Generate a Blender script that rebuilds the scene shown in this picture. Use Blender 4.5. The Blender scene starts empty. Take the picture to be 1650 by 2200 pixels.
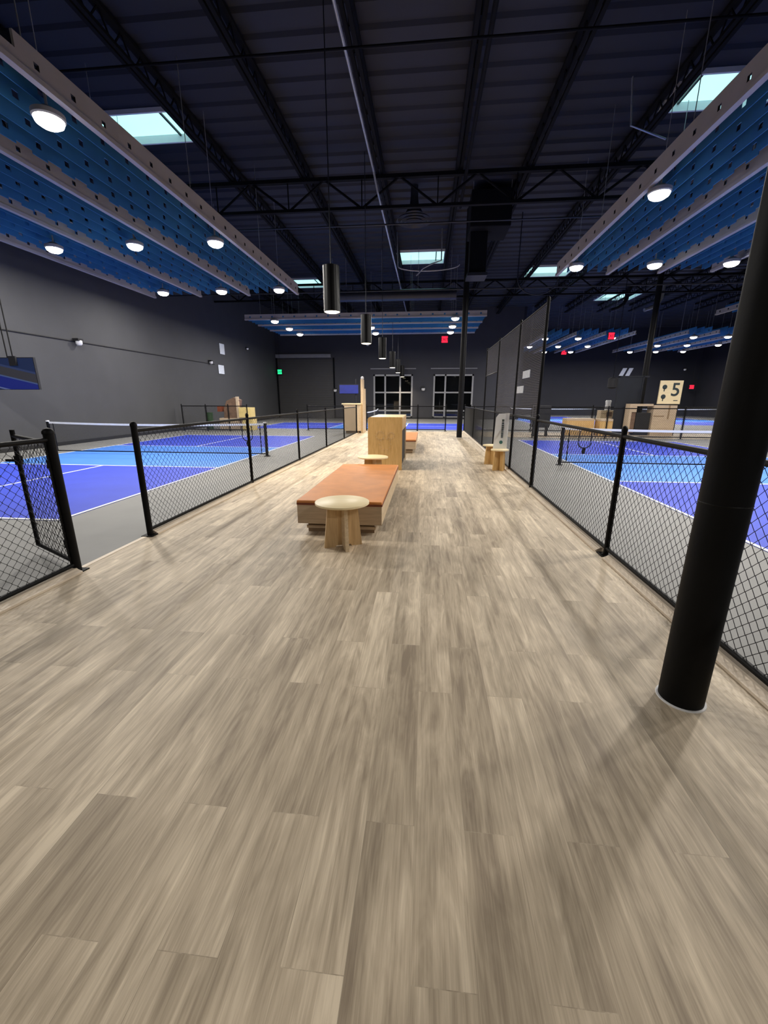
import bpy, math, random
from mathutils import Vector, Matrix
random.seed(7)
S = bpy.context.scene
COL = S.collection
PI = math.pi

# ------------------------------------------------------------------ camera
F_PX, YAW, PITCH, ROLL, CAM_H = 881.0, 0.1000, 0.2682, 0.0021, 1.6
f = Vector((-math.sin(YAW)*math.cos(PITCH), math.cos(YAW)*math.cos(PITCH), -math.sin(PITCH)))
r0 = Vector((math.cos(YAW), math.sin(YAW), 0)); u0 = r0.cross(f)
r = math.cos(ROLL)*r0 + math.sin(ROLL)*u0
u = -math.sin(ROLL)*r0 + math.cos(ROLL)*u0
cd = bpy.data.cameras.new('camera'); cam = bpy.data.objects.new('camera', cd); COL.objects.link(cam)
cd.sensor_fit = 'VERTICAL'; cd.sensor_height = 36.0; cd.lens = F_PX/2200*36
cd.clip_start = 0.05; cd.clip_end = 200
cam.matrix_world = Matrix(((r.x, u.x, -f.x, 0), (r.y, u.y, -f.y, 0), (r.z, u.z, -f.z, CAM_H), (0, 0, 0, 1)))
S.camera = cam

# ------------------------------------------------------------------ world, exposure
w = bpy.data.worlds.new('world'); S.world = w; w.use_nodes = True
w.node_tree.nodes['Background'].inputs[0].default_value = (0.25, 0.33, 0.5, 1)
w.node_tree.nodes['Background'].inputs[1].default_value = 0.004
S.view_settings.view_transform = 'Standard'; S.view_settings.look = 'None'
S.view_settings.gamma = 1.0; S.view_settings.exposure = 0.0
S.view_settings.use_curve_mapping = False
LAMP_W = 178.0        # power of one high-bay light
PEND_W = 50.0         # power of one pendant

# ------------------------------------------------------------------ materials
def new_mat(name):
    m = bpy.data.materials.new(name); m.use_nodes = True
    nt = m.node_tree; return m, nt, nt.nodes['Principled BSDF']
def N(nt, t, **kw):
    n = nt.nodes.new(t)
    for k, v in kw.items(): setattr(n, k, v)
    return n
def coords(nt, scale=(1, 1, 1), rot=(0, 0, 0)):
    tc = N(nt, 'ShaderNodeTexCoord'); mp = N(nt, 'ShaderNodeMapping')
    mp.inputs['Scale'].default_value = scale; mp.inputs['Rotation'].default_value = rot
    nt.links.new(tc.outputs['Object'], mp.inputs['Vector']); return mp.outputs['Vector']
def ramp(nt, fac, stops):
    c = N(nt, 'ShaderNodeValToRGB'); e = c.color_ramp.elements
    while len(e) < len(stops): e.new(0.5)
    for i, (p, col) in enumerate(stops): e[i].position = p; e[i].color = (*col, 1)
    nt.links.new(fac, c.inputs[0]); return c.outputs[0]
def noisy(name, col, var=0.12, scale=6.0, rough=0.6, metal=0.0, bump=0.0, bscale=80, stretch=(1, 1, 1), spec=0.5):
    """a paint or plastic with slight mottling"""
    m, nt, b = new_mat(name)
    v = coords(nt, stretch)
    n = N(nt, 'ShaderNodeTexNoise'); n.inputs['Scale'].default_value = scale; n.inputs['Detail'].default_value = 5
    nt.links.new(v, n.inputs['Vector'])
    lo = tuple(c*(1-var) for c in col); hi = tuple(min(1, c*(1+var)) for c in col)
    nt.links.new(ramp(nt, n.outputs[0], [(0.3, lo), (0.7, hi)]), b.inputs['Base Color'])
    b.inputs['Roughness'].default_value = rough; b.inputs['Metallic'].default_value = metal
    b.inputs['Specular IOR Level'].default_value = spec
    if bump:
        n2 = N(nt, 'ShaderNodeTexNoise'); n2.inputs['Scale'].default_value = bscale
        nt.links.new(v, n2.inputs['Vector'])
        bp = N(nt, 'ShaderNodeBump'); bp.inputs['Strength'].default_value = bump; bp.inputs['Distance'].default_value = 0.01
        nt.links.new(n2.outputs[0], bp.inputs['Height']); nt.links.new(bp.outputs[0], b.inputs['Normal'])
    return m
def emit(name, col, strength, base=(0.02, 0.02, 0.02)):
    m, nt, b = new_mat(name)
    b.inputs['Base Color'].default_value = (*base, 1)
    b.inputs['Emission Color'].default_value = (*col, 1); b.inputs['Emission Strength'].default_value = strength
    return m
def wood(name, a, c, rough=0.5, axis='Z', sc=1.0):
    """fine plywood grain running along one axis"""
    st = {'X': (1.2, 14, 14), 'Y': (14, 1.2, 14), 'Z': (14, 14, 1.2)}[axis]
    m, nt, b = new_mat(name)
    v = coords(nt, tuple(s*sc for s in st))
    n = N(nt, 'ShaderNodeTexNoise'); n.inputs['Scale'].default_value = 3; n.inputs['Detail'].default_value = 7
    n.inputs['Distortion'].default_value = 0.6
    nt.links.new(v, n.inputs['Vector'])
    nt.links.new(ramp(nt, n.outputs[0], [(0.3, a), (0.72, c)]), b.inputs['Base Color'])
    b.inputs['Roughness'].default_value = rough
    return m
def plank_floor():
    m, nt, b = new_mat('grey_oak_planks')
    L = nt.links.new
    tc = N(nt, 'ShaderNodeTexCoord'); sp = N(nt, 'ShaderNodeSeparateXYZ'); L(tc.outputs['Object'], sp.inputs[0])
    cb = N(nt, 'ShaderNodeCombineXYZ'); L(sp.outputs[1], cb.inputs[0]); L(sp.outputs[0], cb.inputs[1])
    br = N(nt, 'ShaderNodeTexBrick'); br.offset = 0.37; br.offset_frequency = 2; br.squash = 1.0
    L(cb.outputs[0], br.inputs['Vector'])
    br.inputs['Scale'].default_value = 1.0
    br.inputs['Brick Width'].default_value = 1.22; br.inputs['Row Height'].default_value = 0.19
    br.inputs['Mortar Size'].default_value = 0.0012; br.inputs['Mortar Smooth'].default_value = 0.2
    br.inputs['Color1'].default_value = (0, 0, 0, 1); br.inputs['Color2'].default_value = (1, 1, 1, 1)
    br.inputs['Mortar'].default_value = (0.5, 0.5, 0.5, 1)
    # per plank offset of the grain
    sc = N(nt, 'ShaderNodeVectorMath', operation='SCALE'); L(br.outputs['Color'], sc.inputs[0]); sc.inputs['Scale'].default_value = 37.0
    ad = N(nt, 'ShaderNodeVectorMath', operation='ADD'); L(cb.outputs[0], ad.inputs[0]); L(sc.outputs[0], ad.inputs[1])
    def noise(s, scale, detail, dist=0.0, rough=0.55):
        mp = N(nt, 'ShaderNodeMapping'); mp.inputs['Scale'].default_value = s; L(ad.outputs[0], mp.inputs['Vector'])
        n = N(nt, 'ShaderNodeTexNoise'); n.inputs['Scale'].default_value = scale; n.inputs['Detail'].default_value = detail
        n.inputs['Distortion'].default_value = dist; n.inputs['Roughness'].default_value = rough
        L(mp.outputs[0], n.inputs['Vector']); return n.outputs[0]
    streak = noise((0.8, 13, 13), 1.6, 6, 0.4)       # broad grain bands
    fine = noise((2.0, 90, 90), 1.5, 4, 0.2, 0.7)    # pores
    cath = noise((1.6, 9, 9), 1.1, 3, 2.2)           # cathedral swirls
    cloud = noise((0.7, 2.5, 2.5), 1.3, 2)
    def mixv(a, bb, f_, t='MIX'):
        x = N(nt, 'ShaderNodeMix', data_type='FLOAT'); x.inputs[0].default_value = f_
        L(a, x.inputs[2]); L(bb, x.inputs[3]); return x.outputs[0]
    g = mixv(streak, fine, 0.45); g = mixv(g, cath, 0.34); g = mixv(g, cloud, 0.28)
    g = mixv(g, br.outputs['Color'], 0.06)
    col = ramp(nt, g, [(0.39, (0.27, 0.212, 0.15)), (0.46, (0.40, 0.325, 0.232)), (0.53, (0.54, 0.445, 0.325)), (0.61, (0.74, 0.625, 0.465))])
    mm = N(nt, 'ShaderNodeMix', data_type='RGBA', blend_type='MULTIPLY'); mm.inputs[0].default_value = 0.16
    inv = N(nt, 'ShaderNodeMath', operation='SUBTRACT'); inv.inputs[0].default_value = 1.0; L(br.outputs['Fac'], inv.inputs[1])
    L(col, mm.inputs[6]); L(inv.outputs[0], mm.inputs[7])
    L(mm.outputs[2], b.inputs['Base Color'])
    b.inputs['Roughness'].default_value = 0.52; b.inputs['Specular IOR Level'].default_value = 0.35
    bp = N(nt, 'ShaderNodeBump'); bp.inputs['Strength'].default_value = 0.12; bp.inputs['Distance'].default_value = 0.003
    L(fine, bp.inputs['Height']); L(bp.outputs[0], b.inputs['Normal'])
    return m
def net_mat(name, col, cell, cover, rough=0.7):
    """woven net: square holes between thin cords"""
    m, nt, b = new_mat(name); L = nt.links.new
    tc = N(nt, 'ShaderNodeTexCoord'); sp = N(nt, 'ShaderNodeSeparateXYZ'); L(tc.outputs['Object'], sp.inputs[0])
    def cord(sock, k):
        mu = N(nt, 'ShaderNodeMath', operation='MULTIPLY'); mu.inputs[1].default_value = k; L(sock, mu.inputs[0])
        fr = N(nt, 'ShaderNodeMath', operation='FRACT'); L(mu.outputs[0], fr.inputs[0])
        lt = N(nt, 'ShaderNodeMath', operation='LESS_THAN'); lt.inputs[1].default_value = cover; L(fr.outputs[0], lt.inputs[0])
        return lt.outputs[0]
    ax = N(nt, 'ShaderNodeMath', operation='ADD'); L(sp.outputs[0], ax.inputs[0]); L(sp.outputs[1], ax.inputs[1])
    mx = N(nt, 'ShaderNodeMath', operation='MAXIMUM'); L(cord(ax.outputs[0], 1/cell), mx.inputs[0]); L(cord(sp.outputs[2], 1/cell), mx.inputs[1])
    b.inputs['Base Color'].default_value = (*col, 1); b.inputs['Roughness'].default_value = rough
    L(mx.outputs[0], b.inputs['Alpha'])
    return m
def exit_glass(name):
    m, nt, b = new_mat(name)
    b.inputs['Base Color'].default_value = (0.55, 0.6, 0.62, 1); b.inputs['Transmission Weight'].default_value = 1.0
    b.inputs['Roughness'].default_value = 0.02; b.inputs['IOR'].default_value = 1.45
    return m

M = {}
M['planks'] = plank_floor()
M['court_grey'] = noisy('grey_court_coating', (0.215, 0.215, 0.210), 0.05, 2, 0.6, bump=0.05, bscale=250, spec=0.3)
M['court_blue'] = noisy('violet_blue_court_coating', (0.036, 0.064, 0.50), 0.05, 2, 0.55, bump=0.05, bscale=250, spec=0.25)
M['court_light'] = noisy('light_blue_court_coating', (0.060, 0.205, 0.68), 0.05, 2, 0.55, bump=0.05, bscale=250, spec=0.25)
M['line'] = noisy('white_line_paint', (0.72, 0.74, 0.78), 0.03, 5, 0.5)
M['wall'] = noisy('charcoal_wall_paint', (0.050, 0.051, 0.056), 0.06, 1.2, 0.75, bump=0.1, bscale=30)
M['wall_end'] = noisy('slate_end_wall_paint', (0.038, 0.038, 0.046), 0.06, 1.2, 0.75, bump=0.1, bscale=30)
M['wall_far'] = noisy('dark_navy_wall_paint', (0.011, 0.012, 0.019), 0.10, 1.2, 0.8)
M['deck'] = noisy('dark_painted_roof_deck', (0.0062, 0.0078, 0.0155), 0.15, 1.5, 0.7)
M['steel_black'] = noisy('black_painted_steel', (0.0035, 0.0035, 0.004), 0.25, 8, 0.5, spec=0.2)
M['truss'] = noisy('black_truss_paint', (0.0022, 0.0026, 0.004), 0.25, 6, 0.85, spec=0.2)
M['pendant'] = noisy('satin_black_lamp_shade', (0.0025, 0.0025, 0.003), 0.2, 6, 0.35, spec=0.22)
M['pillar'] = noisy('black_pillar_paint', (0.0028, 0.003, 0.0034), 0.4, 3, 0.6, bump=0.12, bscale=25, spec=0.16)
M['fence'] = noisy('black_fence_coating', (0.0025, 0.0025, 0.003), 0.3, 10, 0.55, spec=0.15)
M['vinyl'] = noisy('black_vinyl_wire', (0.006, 0.006, 0.007), 0.2, 10, 0.5, spec=0.3)
M['curb'] = wood('pale_wood_edge_strip', (0.60, 0.50, 0.39), (0.80, 0.69, 0.55), 0.5, 'Y')
M['ply'] = wood('birch_plywood', (0.50, 0.33, 0.16), (0.66, 0.46, 0.24), 0.45, 'Z')
M['ply_x'] = wood('pale_plywood_side', (0.56, 0.42, 0.26), (0.74, 0.58, 0.38), 0.45, 'Y')
M['ply_front'] = wood('plywood_front', (0.47, 0.36, 0.25), (0.60, 0.47, 0.33), 0.5, 'X')
M['ply_top'] = wood('pale_maple_top', (0.88, 0.71, 0.41), (0.97, 0.83, 0.54), 0.4, 'X', 0.7)
M['ply_gold'] = wood('honey_plywood', (0.52, 0.32, 0.11), (0.70, 0.46, 0.20), 0.45, 'Z')
M['ply_dark'] = wood('dark_brown_plywood', (0.24, 0.16, 0.09), (0.32, 0.22, 0.13), 0.5, 'X')  # darker brown plywood for plinths, shelf and panel joints
M['leather'] = noisy('tan_orange_leather', (0.66, 0.25, 0.065), 0.10, 4, 0.5, bump=0.12, bscale=220)
M['leather_dark'] = noisy('dark_leather_piping', (0.20, 0.05, 0.02), 0.10, 4, 0.5)
M['fascia'] = noisy('grey_felt_fascia', (0.40, 0.38, 0.375), 0.05, 2, 0.9, bump=0.1, bscale=150)
M['felt'] = noisy('blue_felt_baffle', (0.020, 0.15, 0.36), 0.10, 2, 0.9, bump=0.1, bscale=150)
M['felt_rim'] = noisy('pale_cut_felt', (0.06, 0.20, 0.40), 0.05, 4, 0.9)
M['lens'] = emit('lit_white_lens', (1.0, 0.96, 0.90), 14.0)
M['lens_warm'] = emit('lit_warm_lens', (1.0, 0.86, 0.62), 5.0)
M['housing'] = noisy('grey_lamp_housing', (0.35, 0.35, 0.36), 0.05, 5, 0.4)
M['sky'] = emit('daylit_skylight_panel', (0.50, 0.97, 0.92), 1.15, (0.5, 0.6, 0.6))
M['well'] = noisy('white_skylight_curb', (0.75, 0.78, 0.78), 0.04, 3, 0.6)
M['duct'] = noisy('dark_painted_duct', (0.022, 0.025, 0.033), 0.15, 4, 0.45, metal=0.3)
M['galv'] = noisy('galvanised_conduit', (0.35, 0.37, 0.40), 0.12, 20, 0.4, metal=0.5)
M['cable'] = noisy('steel_cable', (0.30, 0.31, 0.33), 0.1, 20, 0.5, metal=0.4)
M['white'] = noisy('white_board', (0.80, 0.81, 0.80), 0.03, 4, 0.5)
M['paper'] = noisy('white_paper_poster', (0.62, 0.66, 0.72), 0.12, 14, 0.7)
M['white_plastic'] = noisy('white_plastic', (0.72, 0.72, 0.72), 0.03, 6, 0.4)
M['frame_grey'] = noisy('grey_window_frame', (0.30, 0.30, 0.31), 0.06, 8, 0.5)
M['glass'] = exit_glass('dark_window_glass')
M['black'] = noisy('matt_black', (0.006, 0.006, 0.008), 0.2, 6, 0.7)
M['navy'] = noisy('dark_navy_panel', (0.006, 0.009, 0.017), 0.15, 3, 0.6)
M['shutter'] = noisy('charcoal_roller_shutter', (0.036, 0.035, 0.037), 0.06, 2, 0.6)
M['header'] = noisy('grey_shutter_hood', (0.20, 0.20, 0.22), 0.06, 3, 0.5)
M['ink'] = noisy('dark_ink', (0.03, 0.045, 0.05), 0.1, 10, 0.6)
M['teal'] = noisy('teal_ink', (0.05, 0.16, 0.15), 0.1, 10, 0.6)
M['red_lit'] = emit('lit_red_sign', (1.0, 0.02, 0.06), 1.4)
M['green_lit'] = emit('lit_green_sign', (0.02, 0.95, 0.35), 1.2)
M['letter_dark'] = noisy('dark_sign_letters', (0.02, 0.0, 0.0), 0.1, 10, 0.6)
M['tape'] = noisy('white_net_tape', (0.80, 0.80, 0.80), 0.04, 8, 0.7)
M['net'] = net_mat('black_court_netting', (0.02, 0.02, 0.025), 0.022, 0.16)
M['screen_net'] = net_mat('grey_divider_netting', (0.105, 0.10, 0.11), 0.03, 0.22)
M['blue_cloth'] = noisy('royal_blue_panel', (0.010, 0.018, 0.17), 0.2, 2, 0.6)
M['cream'] = noisy('pale_yellow_panel', (0.72, 0.56, 0.22), 0.08, 5, 0.5)
M['brown'] = noisy('brown_panel', (0.16, 0.095, 0.06), 0.25, 6, 0.6)
M['foliage'] = noisy('dark_green_bin', (0.03, 0.07, 0.03), 0.3, 8, 0.6)
def tv_picture():
    m, nt, b = new_mat('court_picture_on_screen'); L = nt.links.new
    tc = N(nt, 'ShaderNodeTexCoord'); sp = N(nt, 'ShaderNodeSeparateXYZ'); L(tc.outputs['Object'], sp.inputs[0])
    # slanted bands: ceiling blue, grey wall, white line, blue court
    a = N(nt, 'ShaderNodeMath', operation='MULTIPLY'); a.inputs[1].default_value = 0.22; L(sp.outputs[0], a.inputs[0])
    s = N(nt, 'ShaderNodeMath', operation='ADD'); L(a.outputs[0], s.inputs[0]); L(sp.outputs[2], s.inputs[1])
    c = N(nt, 'ShaderNodeValToRGB'); c.color_ramp.interpolation = 'CONSTANT'
    st = [(0.0, (0.006, 0.014, 0.08)), (0.10, (0.10, 0.13, 0.28)), (0.14, (0.004, 0.012, 0.16)), (0.46, (0.05, 0.08, 0.20)),
          (0.50, (0.03, 0.03, 0.035)), (0.74, (0.02, 0.035, 0.10)), (0.80, (0.004, 0.015, 0.06))]
    e = c.color_ramp.elements
    while len(e) < len(st): e.new(0.5)
    for i, (p, q) in enumerate(st): e[i].position = p; e[i].color = (*q, 1)
    L(s.outputs[0], c.inputs[0])
    L(c.outputs[0], b.inputs['Emission Color']); b.inputs['Emission Strength'].default_value = 0.8
    b.inputs['Base Color'].default_value = (0.01, 0.01, 0.015, 1); b.inputs['Roughness'].default_value = 0.3
    return m
M['tv'] = tv_picture()
def shutter_lines():
    m = M['shutter']; nt = m.node_tree; b = nt.nodes['Principled BSDF']
    wv = N(nt, 'ShaderNodeTexWave', bands_direction='Z'); wv.inputs['Scale'].default_value = 2.2
    nt.links.new(coords(nt), wv.inputs['Vector'])
    bp = N(nt, 'ShaderNodeBump'); bp.inputs['Strength'].default_value = 0.4; bp.inputs['Distance'].default_value = 0.02
    nt.links.new(wv.outputs['Fac'], bp.inputs['Height']); nt.links.new(bp.outputs[0], b.inputs['Normal'])
shutter_lines()

# ------------------------------------------------------------------ mesh helpers
BASE = {}
class MB:
    """collects shapes in world coordinates and links them as ONE mesh object"""
    def __init__(s): s.v = []; s.f = []; s.m = []
    def quad(s, a, b, c, d, mi=0):
        n = len(s.v); s.v += [a, b, c, d]; s.f.append((n, n+1, n+2, n+3)); s.m.append(mi); return s
    def box(s, x0, y0, z0, x1, y1, z1, mi=0):
        n = len(s.v)
        s.v += [(x0, y0, z0), (x1, y0, z0), (x1, y1, z0), (x0, y1, z0), (x0, y0, z1), (x1, y0, z1), (x1, y1, z1), (x0, y1, z1)]
        for q in ((0, 3, 2, 1), (4, 5, 6, 7), (0, 1, 5, 4), (1, 2, 6, 5), (2, 3, 7, 6), (3, 0, 4, 7)):
            s.f.append(tuple(n+i for i in q)); s.m.append(mi)
        return s
    def tube(s, pts, rad, sides=8, caps=True, mi=0):
        pts = [Vector(p) for p in pts]; rings = []
        up = Vector((0, 0, 1))
        for i, p in enumerate(pts):
            d = (pts[min(i+1, len(pts)-1)] - pts[max(i-1, 0)]).normalized()
            a = d.cross(up)
            if a.length < 1e-3: a = d.cross(Vector((0, 1, 0)))
            a.normalize(); b = d.cross(a)
            rr = rad[i] if isinstance(rad, (list, tuple)) else rad
            n = len(s.v)
            for k in range(sides):
                t = 2*PI*(k+0.5)/sides
                s.v.append(tuple(p + a*math.cos(t)*rr + b*math.sin(t)*rr))
            rings.append(n)
        for i in range(len(rings)-1):
            for k in range(sides):
                k2 = (k+1) % sides
                s.f.append((rings[i]+k, rings[i]+k2, rings[i+1]+k2, rings[i+1]+k)); s.m.append(mi)
        if caps:
            s.f.append(tuple(rings[0]+k for k in reversed(range(sides)))); s.m.append(mi)
            s.f.append(tuple(rings[-1]+k for k in range(sides))); s.m.append(mi)
        return s
    def lathe(s, c, prof, sides=24, mi=0, cap=True):
        """prof: list of (radius, z) going round the vertical axis at c"""
        rings = []
        for rr, z in prof:
            n = len(s.v)
            for k in range(sides):
                t = 2*PI*k/sides
                s.v.append((c[0]+rr*math.cos(t), c[1]+rr*math.sin(t), c[2]+z))
            rings.append(n)
        for i in range(len(rings)-1):
            for k in range(sides):
                k2 = (k+1) % sides
                s.f.append((rings[i]+k, rings[i]+k2, rings[i+1]+k2, rings[i+1]+k)); s.m.append(mi)
        if cap:
            s.f.append(tuple(rings[0]+k for k in reversed(range(sides)))); s.m.append(mi)
            s.f.append(tuple(rings[-1]+k for k in range(sides))); s.m.append(mi)
        return s
    def prism(s, poly, axis, a, b, mi=0):
        """extrude a 2D polygon along one axis between a and b"""
        def P(p, t):
            return {'x': (t, p[0], p[1]), 'y': (p[0], t, p[1]), 'z': (p[0], p[1], t)}[axis]
        n = len(s.v); k = len(poly)
        s.v += [P(p, a) for p in poly] + [P(p, b) for p in poly]
        s.f.append(tuple(n+i for i in range(k))); s.m.append(mi)
        s.f.append(tuple(n+k+i for i in reversed(range(k)))); s.m.append(mi)
        for i in range(k):
            j = (i+1) % k
            s.f.append((n+i, n+k+i, n+k+j, n+j)); s.m.append(mi)
        return s
    def mesh(s, name, mats, off=(0, 0, 0), smooth=False, fix=True):
        me = bpy.data.meshes.new(name)
        o = off
        me.from_pydata([(x-o[0], y-o[1], z-o[2]) for x, y, z in s.v], [], s.f)
        for m in (mats if isinstance(mats, (list, tuple)) else [mats]): me.materials.append(m)
        me.polygons.foreach_set('material_index', s.m)
        if smooth: me.polygons.foreach_set('use_smooth', [True]*len(me.polygons))
        me.validate(); me.update()
        if fix:
            import bmesh
            bm = bmesh.new(); bm.from_mesh(me); bmesh.ops.recalc_face_normals(bm, faces=bm.faces); bm.to_mesh(me); bm.free()
        return me
    def build(s, name, mats, parent=None, bevel=0.0, smooth=False, fix=True, loc=None):
        off = BASE[parent.name] if parent else (loc or (0, 0, 0))
        o = bpy.data.objects.new(name, s.mesh(name, mats, off, smooth, fix))
        COL.objects.link(o)
        if parent: o.parent = parent
        elif loc: o.location = loc
        BASE[o.name] = off
        if smooth:
            md = o.modifiers.new('edges', 'EDGE_SPLIT'); md.split_angle = math.radians(40)
        if bevel:
            md = o.modifiers.new('bevel', 'BEVEL'); md.width = bevel; md.segments = 2; md.limit_method = 'ANGLE'
        return o
def thing(name, label, cat, loc, group=None):
    o = bpy.data.objects.new(name, None); COL.objects.link(o); o.location = loc
    o.empty_display_size = 0.1
    o['label'] = label; o['category'] = cat
    if group: o['group'] = group
    BASE[o.name] = tuple(loc)
    return o
def tag(o, label, cat, group=None):
    o['label'] = label; o['category'] = cat
    if group: o['group'] = group
    return o
def struct(o): o['kind'] = 'structure'; return o
def copy_tree(o, loc, label=None, rz=None, group=None):
    c = o.copy(); COL.objects.link(c); c.location = loc
    if rz is not None: c.rotation_euler = (0, 0, rz)
    if label: c['label'] = label
    if group: c['group'] = group
    for ch in list(o.children):
        d = ch.copy(); COL.objects.link(d); d.parent = c
        for g in list(ch.children):
            e = g.copy(); COL.objects.link(e); e.parent = d
    return c
def text_obj(name, body, size, mat, parent, loc, rot, depth=0.004, align='CENTER', bold=0.0):
    cu = bpy.data.curves.new(name, 'FONT'); cu.body = body; cu.size = size; cu.extrude = depth
    cu.offset = bold; cu.align_x = align; cu.align_y = 'CENTER'
    t = bpy.data.objects.new(name + '_curve', cu); COL.objects.link(t)
    dg = bpy.context.evaluated_depsgraph_get()
    me = bpy.data.meshes.new_from_object(t.evaluated_get(dg)); me.name = name
    bpy.data.objects.remove(t, do_unlink=True)
    me.materials.clear(); me.materials.append(mat)
    o = bpy.data.objects.new(name, me); COL.objects.link(o)
    o.parent = parent; b = BASE[parent.name]
    o.location = (loc[0]-b[0], loc[1]-b[1], loc[2]-b[2]); o.rotation_euler = rot
    return o

# ================================================================== THE SHELL
XL, XR = -12.9, 27.5          # side walls
YB, YW, YF = -5.0, 36.0, 47.0 # behind camera, windowed end wall, deeper end wall on the right
XS = 7.6                      # where the end wall steps back
CZ = 8.6                      # underside of the roof deck
AX0, AX1, AY1 = -3.3, 1.95, 21.8

fl = MB(); fl.box(XL, YB, -0.12, XR, YF, -0.012)
struct(fl.build('floor', M['court_grey']))
pl = MB(); pl.box(AX0-0.02, YB, -0.012, AX1+0.02, AY1, 0.0)
pk = pl.build('floor.001', M['planks']); struct(pk)
pl2 = MB(); pl2.box(AX1+0.02, 18.9, -0.012, XR, AY1, 0.0)
struct(pl2.build('floor.002', M['planks']))

def wall(name, a, mat): b = MB(); b.box(*a); struct(b.build(name, mat))
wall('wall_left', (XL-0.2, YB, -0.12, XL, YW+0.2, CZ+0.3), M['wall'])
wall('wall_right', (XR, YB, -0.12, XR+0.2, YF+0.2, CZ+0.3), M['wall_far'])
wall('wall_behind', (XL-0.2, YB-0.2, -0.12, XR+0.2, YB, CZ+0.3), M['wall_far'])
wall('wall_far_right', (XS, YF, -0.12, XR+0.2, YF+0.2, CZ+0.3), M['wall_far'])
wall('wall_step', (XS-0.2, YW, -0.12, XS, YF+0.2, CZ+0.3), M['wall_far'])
# windowed end wall with openings
WINS = [(-4.52, -1.22), (0.50, 3.78)]; WZ0, WZ1 = 0.14, 3.60
wb = MB()
xs = [XL] + [q for p in WINS for q in p] + [XS-0.2]
wb.box(xs[0], YW, -0.12, xs[1], YW+0.2, CZ+0.3); wb.box(xs[2], YW, -0.12, xs[3], YW+0.2, CZ+0.3); wb.box(xs[4], YW, -0.12, xs[5], YW+0.2, CZ+0.3)
for a, b in WINS:
    wb.box(a, YW, -0.12, b, YW+0.2, WZ0); wb.box(a, YW, WZ1, b, YW+0.2, CZ+0.3)
struct(wb.build('wall_end', M['wall_end']))
for i, (a, b) in enumerate(WINS):
    wn = thing('window_%d' % (i+1), 'tall six-pane grey framed window in the end wall', 'window', (a, YW, WZ0))
    del wn['label']; del wn['category']; struct(wn)
    fr = MB(); t = 0.13
    fr.box(a, YW-0.04, WZ0, a+t, YW+0.1, WZ1); fr.box(b-t, YW-0.04, WZ0, b, YW+0.1, WZ1)
    fr.box(a, YW-0.04, WZ1-t, b, YW+0.1, WZ1); fr.box(a, YW-0.04, WZ0, b, YW+0.1, WZ0+0.07)
    wd = b-a
    for q in (0.30, 0.68): fr.box(a+wd*q-0.065, YW-0.04, WZ0, a+wd*q+0.065, YW+0.1, WZ1)
    for q in (2.10, 0.62): fr.box(a, YW-0.035, q, b, YW+0.1, q+0.12)
    fr.build('window_frame', M['frame_grey'], wn)
    g = MB(); g.box(a+0.05, YW+0.05, WZ0+0.03, b-0.05, YW+0.065, WZ1-0.05); g.build('window_pane', M['glass'], wn)
    h = MB(); h.box(a-0.25, YW-0.06, WZ1+0.42, b+0.25, YW, WZ1+0.50); h.build('window_hood', M['header'], wn)
# added black backdrop, keeps the view through the windows dark
nb = MB(); nb.box(-6, YW+3, -0.12, 5.5, YW+3.1, 5); struct(nb.build('dark_backdrop', M['black']))

# roller shutter door and side door in the end wall
dr = thing('door_1', '', '', (-10.5, YW, 0)); del dr['label']; del dr['category']; struct(dr)
MB().box(-12.75, YW-0.05, 0, -7.95, YW, 4.85).build('shutter_curtain', M['shutter'], dr)
MB().box(-12.85, YW-0.25, 4.95, -8.1, YW, 5.25).build('shutter_hood', M['header'], dr, bevel=0.03)
MB().box(-12.88, YW-0.10, 0, -12.75, YW, 4.95).box(-7.95, YW-0.10, 0, -7.83, YW, 4.95).build('door_frame', M['truss'], dr)
bb = MB(); bb.box(XL, YB, 0, XL+0.02, YW, 0.11); struct(bb.build('baseboard_left', M['black']))
bb = MB(); bb.box(XL, YW-0.02, 0, XS-0.2, YW, 0.11); struct(bb.build('baseboard_end', M['black']))

# roof deck: ribbed sheet with holes for the skylights
SKY = [(-8.95, -6.66, 12.0, 13.2), (5.62, 7.95, 12.0, 13.2), (-1.65, 0.65, 22.8, 24.6),
       (-8.90, -6.70, 27.0, 28.8), (5.45, 7.80, 25.8, 27.6), (11.9, 14.3, 32.4, 34.2)]
SKY = [(a, b, round(c/0.6)*0.6, round(d/0.6)*0.6) for a, b, c, d in SKY]
ck = MB(); y = YB - (YB % 0.6)
prof = [(0, 0.0), (0.22, 0.0), (0.28, 0.06), (0.54, 0.06), (0.6, 0.0)]
while y < YF:
    for (a, za), (b, zb) in zip(prof[:-1], prof[1:]):
        ym = y + (a+b)/2
        cuts = sorted((s[0], s[1]) for s in SKY if s[2]-0.01 < ym < s[3]+0.01)
        x = XL-0.2
        for c0, c1 in cuts + [(XR+0.2, None)]:
            ck.quad((x, y+a, CZ+za), (x, y+b, CZ+zb), (c0, y+b, CZ+zb), (c0, y+a, CZ+za))
            x = c1
    y += 0.6
struct(ck.build('ceiling', M['deck'], fix=False))
MB().box(XL-0.2, YB-0.2, CZ+0.95, XR+0.2, YF+0.2, CZ+1.0).build('ceiling.001', M['black'])['kind'] = 'structure'
SKL = ['large pale cyan skylight seen past the nearest left ceiling beam', 'large pale cyan skylight cut by the nearest right ceiling beam',
       'narrow bright skylight over the aisle, above the coiled conduit', 'small bright skylight just above the far end of the left ceiling panels',
       'small bright skylight at the far end of the right ceiling panels', 'far skylight on the right behind dark hanging ducts']
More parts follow.
